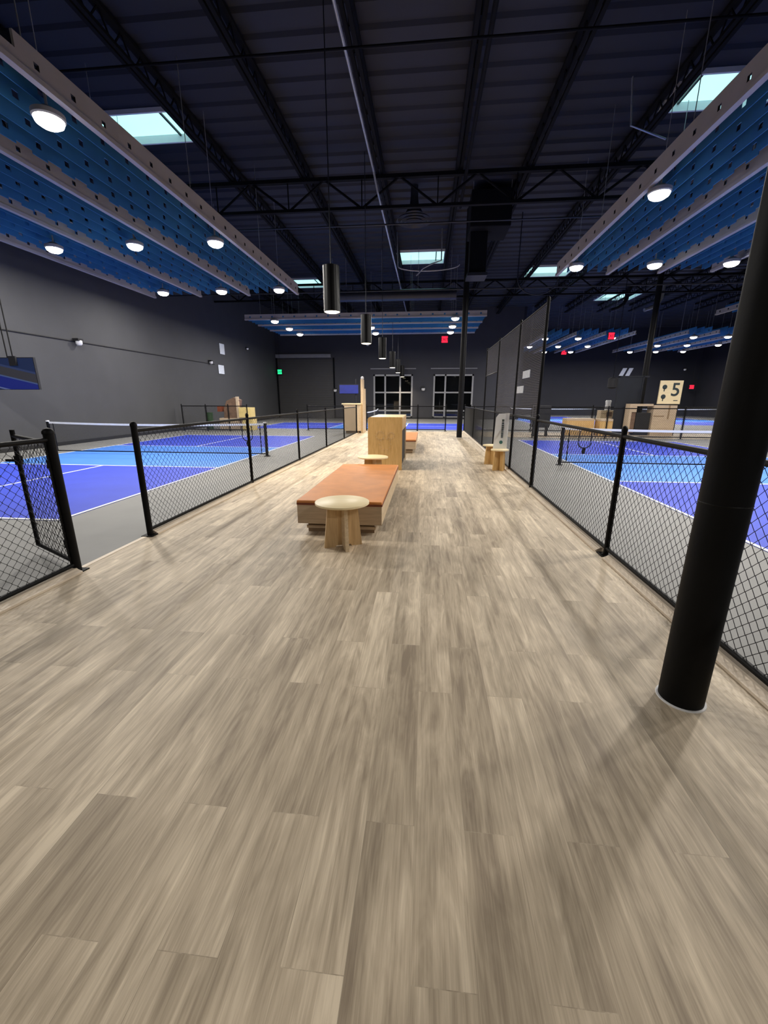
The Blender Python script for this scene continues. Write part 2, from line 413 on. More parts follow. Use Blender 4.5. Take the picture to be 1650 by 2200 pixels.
for (a, b, c, d), lab in zip(SKY, SKL):
    t = thing('skylight', lab, 'skylight', ((a+b)/2, (c+d)/2, CZ), 'roof skylights')
    k = MB(); h = CZ+0.14
    k.box(a-0.05, c-0.05, CZ-0.05, a, d+0.05, h+0.05).box(b, c-0.05, CZ-0.05, b+0.05, d+0.05, h+0.05)
    k.box(a, c-0.05, CZ-0.05, b, c, h+0.05).box(a, d, CZ-0.05, b, d+0.05, h+0.05)
    k.build('curb', M['well'], t)
    MB().box(a, c, h, b, d, h+0.03).build('glazing_panel', M['sky'], t)
    xm = b-0.42 if a < 4 else a+0.36
    MB().box(xm, c, h-0.05, xm+0.05, d, h-0.01).build('glazing_bar', M['duct'], t)

# ------------------------------------------------------------------ roof steel
def joist_mesh(y0, y1):
    m = MB(); zt, zb = CZ-0.02, CZ-0.50
    m.box(-0.08, y0, zt-0.07, 0.08, y1, zt); m.box(-0.10, y0, zb, -0.02, y1, zb+0.07).box(0.02, y0, zb, 0.10, y1, zb+0.07)
    y = y0; s = 0.6
    while y+s <= y1:
        m.tube([(0, y, zb+0.04), (0, y+s/2, zt-0.04)], 0.018, 4, False)
        m.tube([(0, y+s/2, zt-0.04), (0, y+s, zb+0.04)], 0.018, 4, False); y += s
    return m
jm = joist_mesh(YB, YW).mesh('roof_joist', M['truss'])
jx = [-10.9, -8.55, -6.2, -3.95, -1.6, 0.76, 2.8, 5.35, 8.2, 10.5, 12.9, 15.2, 17.5, 19.9, 22.3, 24.6]
for i, x in enumerate(jx):
    o = bpy.data.objects.new('roof_joist', jm); COL.objects.link(o); o.location = (x, 0, 0)
    side = 'left of' if x < -2 else ('above' if x < 1.5 else 'right of')
    tag(o, 'black open-web steel roof joist running lengthwise %s the aisle, under the dark roof deck' % side, 'roof joist', 'roof joists running lengthwise ' + side + ' the aisle')
def truss(y, label, x0=XL, x1=XR, z0=7.2, z1=8.08):
    t = thing('roof_truss', label, 'truss', (0, y, z0), 'black roof trusses crossing the hall')
    MB().box(x0, y-0.07, z1-0.1, x1, y+0.07, z1).build('top_chord', M['truss'], t)
    MB().box(x0, y-0.06, z0, x1, y+0.06, z0+0.08).build('bottom_chord', M['truss'], t)
    wb_ = MB(); x = x0+0.4; s = 2.3
    while x+s <= x1:
        wb_.tube([(x, y, z1-0.05), (x+s/2, y, z0+0.04)], 0.035, 6, False).tube([(x+s/2, y, z0+0.04), (x+s, y, z1-0.05)], 0.035, 6, False)
        wb_.tube([(x+s/2, y, z0+0.04), (x+s/2, y, z1-0.05)], 0.02, 6, False); x += s
    wb_.build('web', M['truss'], t)
truss(14.45, 'black steel roof truss crossing above the hanging round air diffuser')
truss(26.0, 'black steel roof truss beyond the bright skylight over the aisle')
truss(2.2, 'black steel roof truss overhead, nearest of all')
def pipe(name, label, pts, rad, mat, cat='pipe', group=None, sides=8):
    return tag(MB().tube(pts, rad, sides).build(name, mat, smooth=True), label, cat, group)
pipe('sprinkler_pipe', 'thin dark sprinkler pipe crossing the roof nearest the camera', [(XL, 9.3, 7.75), (XR, 9.3, 7.75)], 0.022, M['truss'])
pipe('sprinkler_pipe', 'thin grey sprinkler pipe crossing just behind the nearest visible truss', [(XL, 15.6, 7.2), (XR, 15.6, 7.2)], 0.025, M['duct'])
pipe('sprinkler_pipe', 'grey pipe crossing the roof low before the far ceiling panels', [(XL, 21.4, 6.55), (XR, 21.4, 6.55)], 0.03, M['duct'])
pipe('conduit', 'grey conduit running lengthwise under the joist above the aisle', [(-1.72, 8.5, 7.95), (-1.72, 13.9, 7.95), (-1.62, 14.1, 7.5), (-1.62, 20, 7.5), (-1.5, 20.6, 7.1), (-1.5, 33, 7.1)], 0.03, M['galv'], 'conduit')
pipe('pipe', 'black square-looking pipe running lengthwise above the right of the aisle', [(0.95, YB, 7.95), (0.95, 16.5, 7.95)], 0.05, M['truss'])

# ducts
d = thing('supply_duct', 'long dark round duct crossing low behind the aisle skylight', 'duct', (-1, 22.6, 6.6))
MB().tube([(-5.2, 22.6, 6.62), (1.3, 22.6, 6.62)], 0.26, 20).build('duct_run', M['duct'], d, smooth=True)
b_ = MB()
for x in (-4.2, -2.4, -0.6, 1.0): b_.tube([(x-0.02, 22.6, 6.62), (x+0.02, 22.6, 6.62)], 0.28, 20)
b_.build('duct_band', M['duct'], d)
b_ = MB()
for x in (-4.2, -2.4, -0.6, 1.0): b_.tube([(x, 22.6, 6.84), (x, 22.6, CZ+0.05)], 0.012, 4)
b_.build('hanger_rod', M['cable'], d)
d = thing('air_diffuser', 'round ringed air diffuser hanging from the roof above the aisle', 'air diffuser', (-0.62, 16.4, 7.5))
MB().lathe((-0.62, 16.4, 7.62), [(0.13, 0.65), (0.16, 0.42), (0.32, 0.14), (0.30, 0.12), (0.10, 0.3)], 24).build('cone', M['duct'], d, smooth=True)
k = MB()
for rr in (0.34, 0.48, 0.62): 
    k.lathe((-0.62, 16.4, 7.56-0.06*(0.62-rr)/0.3), [(rr-0.05, 0.05), (rr, 0.0), (rr-0.01, -0.01), (rr-0.06, 0.04)], 28, cap=False)
k.build('ring', M['duct'], d, smooth=True)
MB().tube([(-0.62, 16.4, 8.2), (-0.62, 16.4, CZ+0.02)], 0.13, 16).build('duct_neck', M['duct'], d, smooth=True)
d = thing('air_handler', 'large black air handling unit hanging right of the aisle by the far steel column', 'air handler', (1.9, 17.0, 6.9))
MB().box(1.30, 16.2, 7.25, 2.65, 17.6, 8.35).build('cabinet', M['truss'], d, bevel=0.03)
MB().box(1.36, 16.6, 5.95, 1.95, 17.2, 7.25).build('drop_duct', M['truss'], d, bevel=0.02)
MB().box(1.30, 16.5, 5.85, 2.0, 17.3, 5.95).build('duct_collar', M['duct'], d)
k = MB()
for x, y in ((1.35, 16.3), (2.6, 16.3), (1.35, 17.5), (2.6, 17.5)): k.tube([(x, y, 8.3), (x, y, CZ+0.03)], 0.012, 4)
k.build('hanger_rod', M['cable'], d)
# coiled conduits in front of the skylights
def curve_pts(c, w_, h_, n=14, a0=PI, a1=2*PI, dy=0.0):
    return [(c[0]+w_*math.cos(a0+(a1-a0)*i/n), c[1]+dy*i/n, c[2]+h_*math.sin(a0+(a1-a0)*i/n)) for i in range(n+1)]
pipe('flexible_conduit', 'pale sagging flexible conduit under the aisle skylight', [(-1.5, 20.4, CZ+0.03)] + curve_pts((-0.1, 20.4, 7.3), 1.35, 0.22), 0.028, M['galv'], 'conduit')
pipe('flexible_conduit', 'short pale curled conduit hanging under the aisle skylight', [(0.45, 20.2, CZ+0.03), (0.45, 20.2, 7.42), (0.0, 20.2, 7.28), (-0.35, 20.2, 7.12), (-0.62, 20.2, 6.85)], 0.03, M['galv'], 'conduit')
pipe('flexible_conduit', 'dark looped conduit hanging at the far end of the right ceiling panels', [(3.5, 18.9, CZ+0.03)] + curve_pts((4.3, 18.9, 6.35), 0.8, 0.65), 0.022, M['duct'], 'conduit')
pipe('flexible_conduit', 'thin pale cable sweeping under the nearest right beam', [(4.4, 12.0, CZ+0.03), (4.5, 12.0, 7.7), (4.9, 12.1, 7.62), (5.4, 12.2, 7.5)], 0.02, M['galv'], 'cable')
for k_, (x, lab) in enumerate(((12.3, 'dark ribbed duct elbow hanging left below the far right skylight'), (14.4, 'pale ribbed duct elbow hanging right below the far right skylight'))):
    pipe('duct_elbow', lab, [(x+0.4, 30.6, CZ+0.03), (x+0.35, 30.6, 7.9), (x+0.15, 30.5, 7.55), (x-0.25, 30.4, 7.3), (x-0.7, 30.3, 7.15)], 0.12, M['duct' if k_ == 0 else 'galv'], 'duct')

# columns
def column(x, y, rad, label, tone='pillar', zt=CZ, seams=()):
    t = thing('steel_column', label, 'column', (x, y, 0))
    MB().lathe((x, y, 0), [(rad, 0.0), (rad, zt)], 40).build('shaft', M[tone], t, smooth=True)
    MB().lathe((x, y, 0), [(rad+0.012, 0.0), (rad+0.010, 0.006)], 40).build('sealant_ring', M['tape'], t, smooth=True)
    for z in seams:
        MB().lathe((x, y, z), [(rad, -0.003), (rad+0.002, 0), (rad, 0.003)], 40, cap=False).build('weld_seam', M['steel_black'], t)
    return t
column(1.452, 2.085, 0.107, 'thick round black steel column standing nearest, right of the aisle', seams=(1.12,))
column(1.44, 18.35, 0.115, 'black round steel column at the far end of the aisle before the windows', 'steel_black')
column(10.40, 21.9, 0.12, 'thin dark column just behind the board numbered 5', 'steel_black')

# ================================================================== COURTS (paint on the floor)
def court(cx, cy, along='y', nm='court'):
    """coated playing surface 6.10 x 13.41 with kitchen; all paint is on the floor"""
    hw, hl, kt, lw = 3.05, 6.705, 2.13, 0.055
    def R(m, a0, b0, a1, b1, z0, z1):   # a: across, b: along
        if along == 'y': m.box(cx+a0, cy+b0, z0, cx+a1, cy+b1, z1)
        else: m.box(cx+b0, cy+a0, z0, cx+b1, cy+a1, z1)
    t = thing(nm, '', '', (cx, cy, 0)); del t['label']; del t['category']
    m = MB(); R(m, -hw, -hl, hw, -kt, -0.012, -0.006); R(m, -hw, kt, hw, hl, -0.012, -0.006); m.build('service_area', M['court_blue'], t)
    m = MB(); R(m, -hw, -kt, hw, kt, -0.012, -0.006); m.build('kitchen_area', M['court_light'], t)
    m = MB(); z0, z1 = -0.006, -0.003
    R(m, -hw, -hl, -hw+lw, hl, z0, z1); R(m, hw-lw, -hl, hw, hl, z0, z1)
    for b in (-hl, -kt-lw, kt, hl-lw): R(m, -hw+lw, b, hw-lw, b+lw, z0, z1)
    R(m, -lw/2, -hl+lw, lw/2, -kt-lw, z0, z1); R(m, -lw/2, kt+lw, lw/2, hl-lw, z0, z1)
    m.build('court_lines', M['line'], t)
    return t
def court_net(cx, cy, label, along='y', gear=0):
    t = thing('court_net', label, 'net', (cx, cy, 0), 'pickleball nets across the courts')
    def P(a, b, z): return (cx+a, cy+b, z) if along == 'y' else (cx+b, cy+a, z)
    L = 3.36; zt = 0.93
    for s in (-1, 1):
        po = MB().tube([P(s*(L+0.04), 0, 0.0), P(s*(L+0.04), 0, zt+0.02)], 0.042, 12).build('net_post', M['steel_black'], t, smooth=True)
        a = MB().lathe(P(s*(L+0.04), 0, 0), [(0.09, 0), (0.09, 0.01)], 16).build('base_plate', M['duct'], po)
        MB().tube([P(s*(L+0.04), 0, zt+0.0), P(s*(L+0.04), 0, zt+0.035)], 0.046, 12).build('post_cap', M['white_plastic'], po)
    m = MB(); n = 16
    zs = [0.0]*(n+1)
    for i in range(n+1):
        q = -1+2*i/n; zs[i] = zt - 0.05*(1-q*q)
    for i in range(n):
        a, b = -L+2*L*i/n, -L+2*L*(i+1)/n
        m.quad(P(a, 0, 0.06), P(b, 0, 0.06), P(b, 0, zs[i+1]-0.03), P(a, 0, zs[i]-0.03))
    m.build('net_mesh', M['net'], t, fix=False)
    m = MB()
    for i in range(n):
        a, b = -L+2*L*i/n, -L+2*L*(i+1)/n
        for sgn in (-1, 1):
            m.quad(P(a, sgn*0.006, zs[i]-0.055), P(b, sgn*0.006, zs[i+1]-0.055), P(b, sgn*0.006, zs[i+1]), P(a, sgn*0.006, zs[i]))
        m.quad(P(a, -0.006, zs[i]), P(b, -0.006, zs[i+1]), P(b, 0.006, zs[i+1]), P(a, 0.006, zs[i]))
    m.build('top_tape', M['tape'], t, fix=False)
    MB().tube([P(-L, 0, 0.06), P(L, 0, 0.06)], 0.016, 6).build('bottom_cord', M['steel_black'], t)
    m = MB()
    for s in (-1, 1): m.tube([P(s*(L-0.12), 0, 0.06), P(s*(L-0.12), 0, zt-0.05)], 0.012, 6)
    m.build('side_rod', M['steel_black'], t)
    if gear:
        x = gear*(L-0.52)
        pts = [P(x-0.14, 0.02, 0.85), P(x-0.15, 0.02, 0.6)] + [P(x-0.15*math.cos(a_), 0.02, 0.55-0.13*math.sin(a_)) for a_ in [PI*i/8 for i in range(9)]] + [P(x+0.15, 0.02, 0.6), P(x+0.14, 0.02, 0.85)]
        m = MB().tube(pts, 0.014, 6); m.tube([P(x, 0.02, 0.42), P(x, 0.02, 0.28)], 0.04, 10)
        m.build('paddle_holder', M['steel_black'], t)
    return t
C1 = (-8.0, 11.6); C2 = (6.82, 10.85); C3 = (-3.4, 26.0); C4 = (10.35, 36.0); C5 = (19.9, 36.0); C6 = (17.4, 10.85)
for c, al in ((C1, 'y'), (C2, 'y'), (C3, 'x'), (C4, 'y'), (C5, 'y'), (C6, 'y')):
    struct(court(*c, al, 'floor_court'))
court_net(*C1, 'white-taped black court net across the left court', 'y', 1)
court_net(*C2, 'white-taped black court net across the right court beside the near column', 'y', -1)
court_net(*C3, 'white-taped court net on the far court before the windows', 'x')
court_net(*C4, 'small white-taped court net far off to the right of the tall netting', 'y')
court_net(*C5, 'small white-taped court net far right, beyond the board numbered 5', 'y')

# ================================================================== FENCES
def chain_mesh(length, height, name='mesh_panel', pitch=0.0405, wr=0.0024):
    """chain-link fabric in the local y-z plane, real woven wires"""
    v, fs = [], []
    nw = int(round(length/pitch)); dx = length/nw; nz = int(round(height/0.0405)); dz = height/nz
    for k in range(nw):
        base = len(v)
        for j in range(nz+1):
            hi = (j+k) % 2
            yy = k*dx + (dx if hi else 0) + (0.0012 if hi else -0.0012)
            xx = (0.0022 if hi else -0.0022)
            z = j*dz
            for a, b in ((1, 0), (0, 1), (-1, 0), (0, -1)):
                v.append((xx + a*wr, yy + b*wr*1.25, z))
        for j in range(nz):
            o = base + j*4
            for q in range(4):
                q2 = (q+1) % 4
                fs.append((o+q, o+q2, o+4+q2, o+4+q))
    me = bpy.data.meshes.new(name); me.from_pydata(v, [], fs); me.materials.append(M['vinyl']); me.update()
    return me
_cm = {}
def chain_panel(parent, p0, p1, z0, z1):
    """hang a fabric panel between two ground points"""
    d = Vector((p1[0]-p0[0], p1[1]-p0[1])); L = d.length
    key = (round(L, 2), round(z1-z0, 2))
    if key not in _cm: _cm[key] = chain_mesh(L, z1-z0)
    o = bpy.data.objects.new('mesh_panel', _cm[key]); COL.objects.link(o); o.parent = parent
    b = BASE[parent.name]
    o.location = (p0[0]-b[0], p0[1]-b[1], z0-b[2]); o.rotation_euler = (0, 0, math.atan2(d.y, d.x)-PI/2)
    return o
def fence(label, pts, h=1.30, rail=1.25, post_r=0.026, end_r=None, net_top=None, gaps=(), group=None, cat='fence', posts_h=None, foot=True):
    t = thing('chain_link_fence', label, cat, (pts[0][0], pts[0][1], 0), group)
    for i, (x, y) in enumerate(pts):
        rr = end_r if (end_r and i in (0, len(pts)-1)) else post_r
        hh = posts_h[i] if posts_h else h
        MB().lathe((x, y, 0), [(rr, 0), (rr, hh), (rr*1.12, hh), (rr*1.12, hh+0.02), (rr*0.75, hh+0.045), (0.004, hh+0.055)], 16).build('post', M['fence'], t, smooth=True)
        if foot: MB().box(x-0.07, y-0.07, 0, x+0.07, y+0.07, 0.01).build('foot_plate', M['fence'], t)
    for i in range(len(pts)-1):
        if i in gaps: continue
        a, b = pts[i], pts[i+1]
        MB().tube([(*a, rail), (*b, rail)], 0.0205, 10).build('top_rail', M['fence'], t, smooth=True)
        MB().tube([(*a, 0.075), (*b, 0.075)], 0.0205, 10).build('bottom_rail', M['fence'], t, smooth=True)
        chain_panel(t, a, b, 0.07, rail+0.01)
        # tie bars at the ends of the fabric
        dv = (Vector(b)-Vector(a)).normalized()
        tb = MB()
        for q in (Vector(a)+dv*0.05, Vector(b)-dv*0.05): tb.tube([(q.x, q.y, 0.08), (q.x, q.y, rail)], 0.006, 5)
        tb.build('tension_bar', M['fence'], t)
    return t
GY0, GY1 = 3.34, 4.43
fence('black chain-link fence at the left edge of the frame, ending at the thick gate post',
      [(AX0, -2.76), (AX0, 0.29), (AX0, GY0)], end_r=0.042)
fence('long low black chain-link fence along the left of the aisle beyond the gate opening',
      [(AX0, GY1+3.05*i) for i in range(5)] + [(AX0, 19.7)], end_r=0.034)
fence('low black chain-link fence along the right of the aisle behind the near column',
      [(AX1, -3.0), (AX1, 0.05), (AX1, 3.0), (AX1, 4.33), (AX1, 7.63)], end_r=0.034)
# tall divider further down the right of the aisle
tf = fence('tall black fence with grey netting above it, right of the aisle past the white sign',
      [(AX1, 7.66), (AX1, 9.7), (AX1, 12.3), (AX1, 14.7), (AX1, 17.6), (AX1, 21.8)], posts_h=[3.18, 3.18, 3.18, 3.18, 1.3, 1.3], gaps=(), foot=True)
for a, b, z0 in ((7.66, 9.7, 1.27), (9.7, 12.3, 1.27), (12.3, 14.7, 2.35)):
    n_ = MB().quad((AX1, a+0.03, z0), (AX1, b-0.03, z0), (AX1, b-0.03, 3.13), (AX1, a+0.03, 3.13))
    n_.build('net_curtain', M['screen_net'], tf, fix=False)
    MB().tube([(AX1, a, 3.15), (AX1, b, 3.15)], 0.02, 8).build('high_rail', M['fence'], tf, smooth=True)
    MB().tube([(AX1, a, z0), (AX1, b, z0)], 0.018, 8).build('middle_rail', M['fence'], tf, smooth=True)
fence('low black fence crossing behind the left court towards the left wall',
      [(-12.6, 20.7), (-11.3, 20.7), (-10.1, 20.7), (-9.1, 20.7), (-6.3, 21.9), (-4.2, 21.9)], gaps=(3,))
fence('low black fence across the far end of the aisle before the windows', [(AX0+0.15, 22.0), (-0.45, 22.0), (1.0, 22.0), (AX1, 22.0)], gaps=(2,))
fence('low black fence along the far side of the right court', [(AX1+0.3, 22.0), (5.3, 22.0), (8.25, 22.0), (11.5, 22.0), (15.0, 22.0), (18.5, 22.0), (22, 22.0)])
fence('low black fence between the right courts and the crossing wooden walkway', [(4.6, 18.7), (7.65, 18.7), (10.7, 18.7), (13.8, 18.7), (16.9, 18.7)], gaps=())

# swung-open gate leaf
gt = thing('fence_gate', 'black chain-link gate leaf swung open into the left court', 'gate', (AX0-0.03, GY0+0.03, 0))
gd = Vector((-4.04-(AX0-0.03), 3.74-(GY0+0.03))); gl = 0.86; gd = gd.normalized()
g0 = (AX0-0.05, GY0+0.03); g1 = (g0[0]+gd.x*gl, g0[1]+gd.y*gl)
MB().tube([(*g1, 0.08), (*g1, 1.30)], 0.021, 10).tube([(g0[0]+gd.x*0.05, g0[1]+gd.y*0.05, 0.08), (g0[0]+gd.x*0.05, g0[1]+gd.y*0.05, 1.24)], 0.018, 10)\
    .tube([(g0[0]+gd.x*0.05, g0[1]+gd.y*0.05, 0.09), (*g1, 0.09)], 0.019, 10).tube([(g0[0]+gd.x*0.05, g0[1]+gd.y*0.05, 1.22), (*g1, 1.24)], 0.019, 10).build('gate_frame', M['fence'], gt, smooth=True)
chain_panel(gt, (g0[0]+gd.x*0.05, g0[1]+gd.y*0.05), g1, 0.09, 1.22)
MB().tube([(g0[0]+0.03, g0[1]-0.02, 0.25), (g0[0]+0.03, g0[1]-0.02, 0.32)], 0.05, 10).tube([(g0[0]+0.03, g0[1]-0.02, 1.0), (g0[0]+0.03, g0[1]-0.02, 1.07)], 0.05, 10).build('hinge', M['fence'], gt)
m_ = MB().box(g1[0]-0.14, g1[1]-0.012, 0.98, g1[0]+0.03, g1[1]+0.012, 1.005).box(g1[0]-0.03, g1[1]-0.02, 0.95, g1[0]+0.03, g1[1]+0.02, 1.04)
m_.build('latch', M['fence'], gt)

# pale edging strips along the aisle
def strip(xf, xi, y0, y1):
    """xf: side under the fence, xi: side facing the aisle"""
    m = MB().prism([(xf, -0.011), (xi, 0.0), (xi, 0.018), (xi+(xf-xi)*0.35, 0.036), (xi+(xf-xi)*0.45, 0.046), (xf, 0.052)], 'y', y0, y1)
    return struct(m.build('trim_1', M['curb']))
strip(AX0-0.035, AX0+0.085, YB, GY0-0.03)
strip(AX0-0.035, AX0+0.075, GY1+0.04, 19.7)
strip(AX1+0.035, AX1-0.085, YB, 4.2)
strip(AX1+0.035, AX1-0.075, 4.42, AY1)
struct(MB().box(AX0-0.05, GY0+0.04, -0.011, AX0-0.0, GY1-0.04, 0.004).build('trim_2', M['curb']))

# ================================================================== FURNITURE IN THE AISLE
def bench(x0, x1, y0, y1, label, zt=0.42):
    t = thing('bench', label, 'bench', ((x0+x1)/2, (y0+y1)/2, 0), 'long upholstered benches in the aisle')
    m = MB(); zb = 0.13
    m.box(x0, y0, zb, x1, y0+0.025, zt-0.055).box(x0, y1-0.025, zb, x1, y1, zt-0.055).box(x0, y0+0.025, zt-0.08, x1, y1-0.025, zt-0.055)
    m.build('end_panel', M['ply_front'], t)
    m = MB().box(x0, y0+0.025, zb, x0+0.025, y1-0.025, zt-0.08).box(x1-0.025, y0+0.025, zb, x1, y1-0.025, zt-0.08)
    m.build('side_panel', M['ply_x'], t)
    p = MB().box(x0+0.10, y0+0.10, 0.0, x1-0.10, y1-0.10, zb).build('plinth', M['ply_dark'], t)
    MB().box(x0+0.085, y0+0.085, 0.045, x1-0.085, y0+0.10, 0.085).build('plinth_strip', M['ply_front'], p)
    c = MB().box(x0-0.005, y0-0.005, zt-0.055, x1+0.005, y1+0.005, zt).build('cushion', M['leather'], t, bevel=0.014)
    MB().box(x0-0.002, y0-0.008, zt-0.056, x1+0.002, y0, zt-0.030).box(x1, y0, zt-0.056, x1+0.008, y1, zt-0.030).build('piping', M['leather_dark'], c)
    return t
bench(-1.535, -0.50, 4.70, 7.62, 'long low bench with orange leather top behind the round table, nearest bench')
bench(-1.40, -0.30, 12.6, 15.6, 'bench with orange leather top half hidden behind the plywood cabinet')

def side_table(x, y, label, h=0.52):
    t = thing('side_table', label, 'table', (x, y, 0), 'small round plywood side tables')
    o = MB().lathe((x, y, h-0.028), [(0.285, 0.0), (0.297, 0.005), (0.297, 0.024), (0.291, 0.028)], 48).build('tabletop', M['ply_top'], t, smooth=True)
    # crossed tapered panels
    for ang, mt in ((math.radians(24), 'ply'), (math.radians(114), 'ply_x')):
        ca, sa = math.cos(ang), math.sin(ang); th = 0.019
        m = MB(); hb, ht, zt = 0.215, 0.165, h-0.028
        pr = [(-hb, 0.0), (-hb*0.45, 0.0), (-hb*0.38, 0.02), (hb*0.38, 0.02), (hb*0.45, 0.0), (hb, 0.0), (ht, zt), (-ht, zt)]
        n = len(pr)
        for sgn in (-1, 1):
            for px_, pz_ in pr: m.v.append((x+px_*ca-sgn*th*sa, y+px_*sa+sgn*th*ca, pz_))
        m.f.append(tuple(range(n))); m.m.append(0); m.f.append(tuple(reversed(range(n, 2*n)))); m.m.append(0)
        for i in range(n):
            j = (i+1) % n; m.f.append((i, n+i, n+j, j)); m.m.append(0)
        m.build('leg_panel', M[mt], t)
    return t
side_table(-0.895, 4.31, 'small round plywood table standing in front of the nearest bench')
side_table(-1.02, 7.98, 'small round plywood table between the nearest bench and the tall cabinet')

# plywood cabinet (waste station) beyond the bench
cb = thing('cabinet', 'tall honey plywood cabinet with rounded corner and black side, between the benches', 'cabinet', (-0.93, 10.1, 0))
x0, x1, y0, y1, zt = -1.33, -0.54, 9.5, 11.3, 1.21
arc = [(x0+0.06-0.06*math.cos(a), zt-0.06+0.06*math.sin(a)) for a in [PI/2*i/6 for i in range(7)]]
MB().prism([(x0, 0.0)] + arc + [(x1, zt), (x1, 0.0)], 'y', y0, y0+0.04).build('front_panel', M['ply_gold'], cb)
MB().prism([(x0+0.02, 0.06)] + [(p[0]+0.02, p[1]-0.03) for p in arc] + [(x1-0.03, zt-0.03), (x1-0.03, 0.06)], 'y', y0+0.04, y1-0.03).build('body', M['black'], cb)
MB().prism(arc + [(x1, zt+0.001), (x1, zt-0.03), (arc[6][0], zt-0.03)], 'y', y0+0.04, y1-0.05).build('top_panel', M['ply_top'], cb)
MB().box(x1-0.03, y1-0.05, 0.0, x1, y1, zt).box(x0, y1-0.05, 0, x0+0.03, y1, zt-0.06).build('rear_post', M['ply_x'], cb)
MB().box(x1-0.03, y0+0.04, zt-0.30, x1-0.001, y1-0.05, zt-0.03).build('side_rail', M['ply_gold'], cb)
m = MB()   # routed low-relief mark on the front
for cx_, cz_, rr in ((-1.05, 0.80, 0.09), (-0.80, 0.80, 0.07), (-0.93, 0.60, 0.13)):
    for i in range(10):
        a = 2*PI*i/10
        m.box(cx_+rr*math.cos(a)-0.018, y0-0.004, cz_+rr*math.sin(a)-0.012, cx_+rr*math.cos(a)+0.018, y0+0.002, cz_+rr*math.sin(a)+0.012)
m.build('carved_mark', M['ply'], cb)

# two plywood box stools and a white board by the right fence
def stool(x, y, label, wx=0.32, wy=0.40, h=0.49):
    t = thing('box_stool', label, 'stool', (x, y, 0), 'plywood box stools by the right fence')
    MB().lathe((x, y, h-0.03), [(0.20, 0), (0.205, 0.004), (0.205, 0.026), (0.2, 0.03)], 32).build('seat', M['ply_top'], t, smooth=True)
    m = MB()
    for a in (0, PI/2):
        ca, sa = math.cos(a+0.5), math.sin(a+0.5)
        n = len(m.v); hb, ht = 0.17, 0.14; th = 0.016; pr = [(-hb, 0), (hb, 0), (ht, h-0.03), (-ht, h-0.03)]
        for sgn in (-1, 1):
            for p_, q_ in pr: m.v.append((x+p_*ca-sgn*th*sa, y+p_*sa+sgn*th*ca, q_))
        for q in ((0, 1, 2, 3), (7, 6, 5, 4), (0, 4, 5, 1), (1, 5, 6, 2), (2, 6, 7, 3), (3, 7, 4, 0)): m.f.append(tuple(n+i for i in q)); m.m.append(0)
    m.build('leg_panel', M['ply_gold'], t)
    return t
stool(1.72, 9.78, 'plywood stool with round top by the right fence, nearer of two, carrying the white board')
stool(1.66, 10.75, 'plywood stool with round top by the right fence, just beyond the white board')
sg = thing('sign_board', 'upright white board with vertical dark lettering on the nearer stool', 'sign', (1.73, 9.9, 0.49))
MB().prism([(1.575, 0.49), (1.885, 0.49), (1.895, 1.30), (1.66, 1.285), (1.60, 1.20)], 'y', 9.88, 9.90).build('panel', M['white'], sg)
m = MB(); zz = 0.74; random.seed(3)
while zz < 1.13:      # narrow vertical word, illegible at this distance
    hh = random.choice((0.018, 0.026, 0.032)); m.box(1.735, 9.874, zz, 1.785, 9.881, zz+hh); zz += hh+0.012
m.build('lettering', M['ink'], sg)
MB().lathe((0, 0, 0), [(0.001, 0), (0.04, 0)], 20, cap=False)
k = MB(); k.tube([(1.745, 9.874, 0.64), (1.745, 9.882, 0.64)], 0.04, 20); k.build('round_mark', M['teal'], sg)

# ================================================================== KIOSKS
k1 = thing('kiosk', 'pale plywood kiosk with tall narrow post at the far left of the aisle', 'kiosk', (-3.45, 20.4, 0))
MB().box(-3.98, 20.0, 0.12, -3.16, 20.8, 1.36).build('cabinet_box', M['ply_x'], k1)
MB().box(-4.05, 19.95, 1.36, -3.14, 20.85, 1.41).build('countertop', M['ply_top'], k1)
MB().box(-3.16, 20.2, 0.0, -3.06, 21.2, 2.10).box(-3.16, 20.2, 2.10, -3.09, 20.9, 2.52).build('number_board', M['ply_x'], k1)
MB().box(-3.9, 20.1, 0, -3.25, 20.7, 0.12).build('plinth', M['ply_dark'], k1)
MB().lathe((-3.12, 20.5, 2.58), [(0.06, -0.06), (0.08, 0), (0.06, 0.06), (0.01, 0.08)], 14).build('top_knob', M['white_plastic'], k1)

k2 = thing('kiosk', 'pale plywood kiosk with a tall board numbered 5, behind the right court', 'kiosk', (10.4, 20.6, 0))
MB().box(10.46, 20.5, 1.42, 11.42, 20.56, 2.44).build('number_board', M['ply_top'], k2)
nb_ = [o for o in k2.children][0]
t5 = text_obj('numeral', '5', 0.80, M['ink'], k2, (11.14, 20.495, 2.02), (PI/2, 0, 0), 0.006, bold=0.008)
m = MB()
for z in (2.16, 1.74):
    m.lathe((0, 0, 0), [(0, 0)], 3) if False else None
    m.tube([(10.66, 20.49, z), (10.66, 20.502, z)], 0.10, 18)
    m.box(10.635, 20.49, z-0.19, 10.675, 20.502, z-0.06)
m.build('paddle_mark', M['ink'], k2)
MB().box(11.12, 20.49, 1.56, 11.30, 20.502, 1.59).build('underline_mark', M['ink'], k2)
MB().box(10.36, 20.52, 0.0, 11.36, 21.1, 1.36).build('cabinet_box', M['ply_front'], k2)
MB().box(11.36, 20.6, 0.0, 11.44, 21.2, 2.3).build('rear_panel', M['black'], k2)
m = MB().box(9.33, 20.55, 0.0, 9.44, 21.0, 1.32).box(9.33, 20.55, 1.32, 10.34, 21.0, 1.42).box(9.44, 20.57, 1.05, 9.65, 21.0, 1.32)
m.build('counter_frame', M['ply_front'], k2)
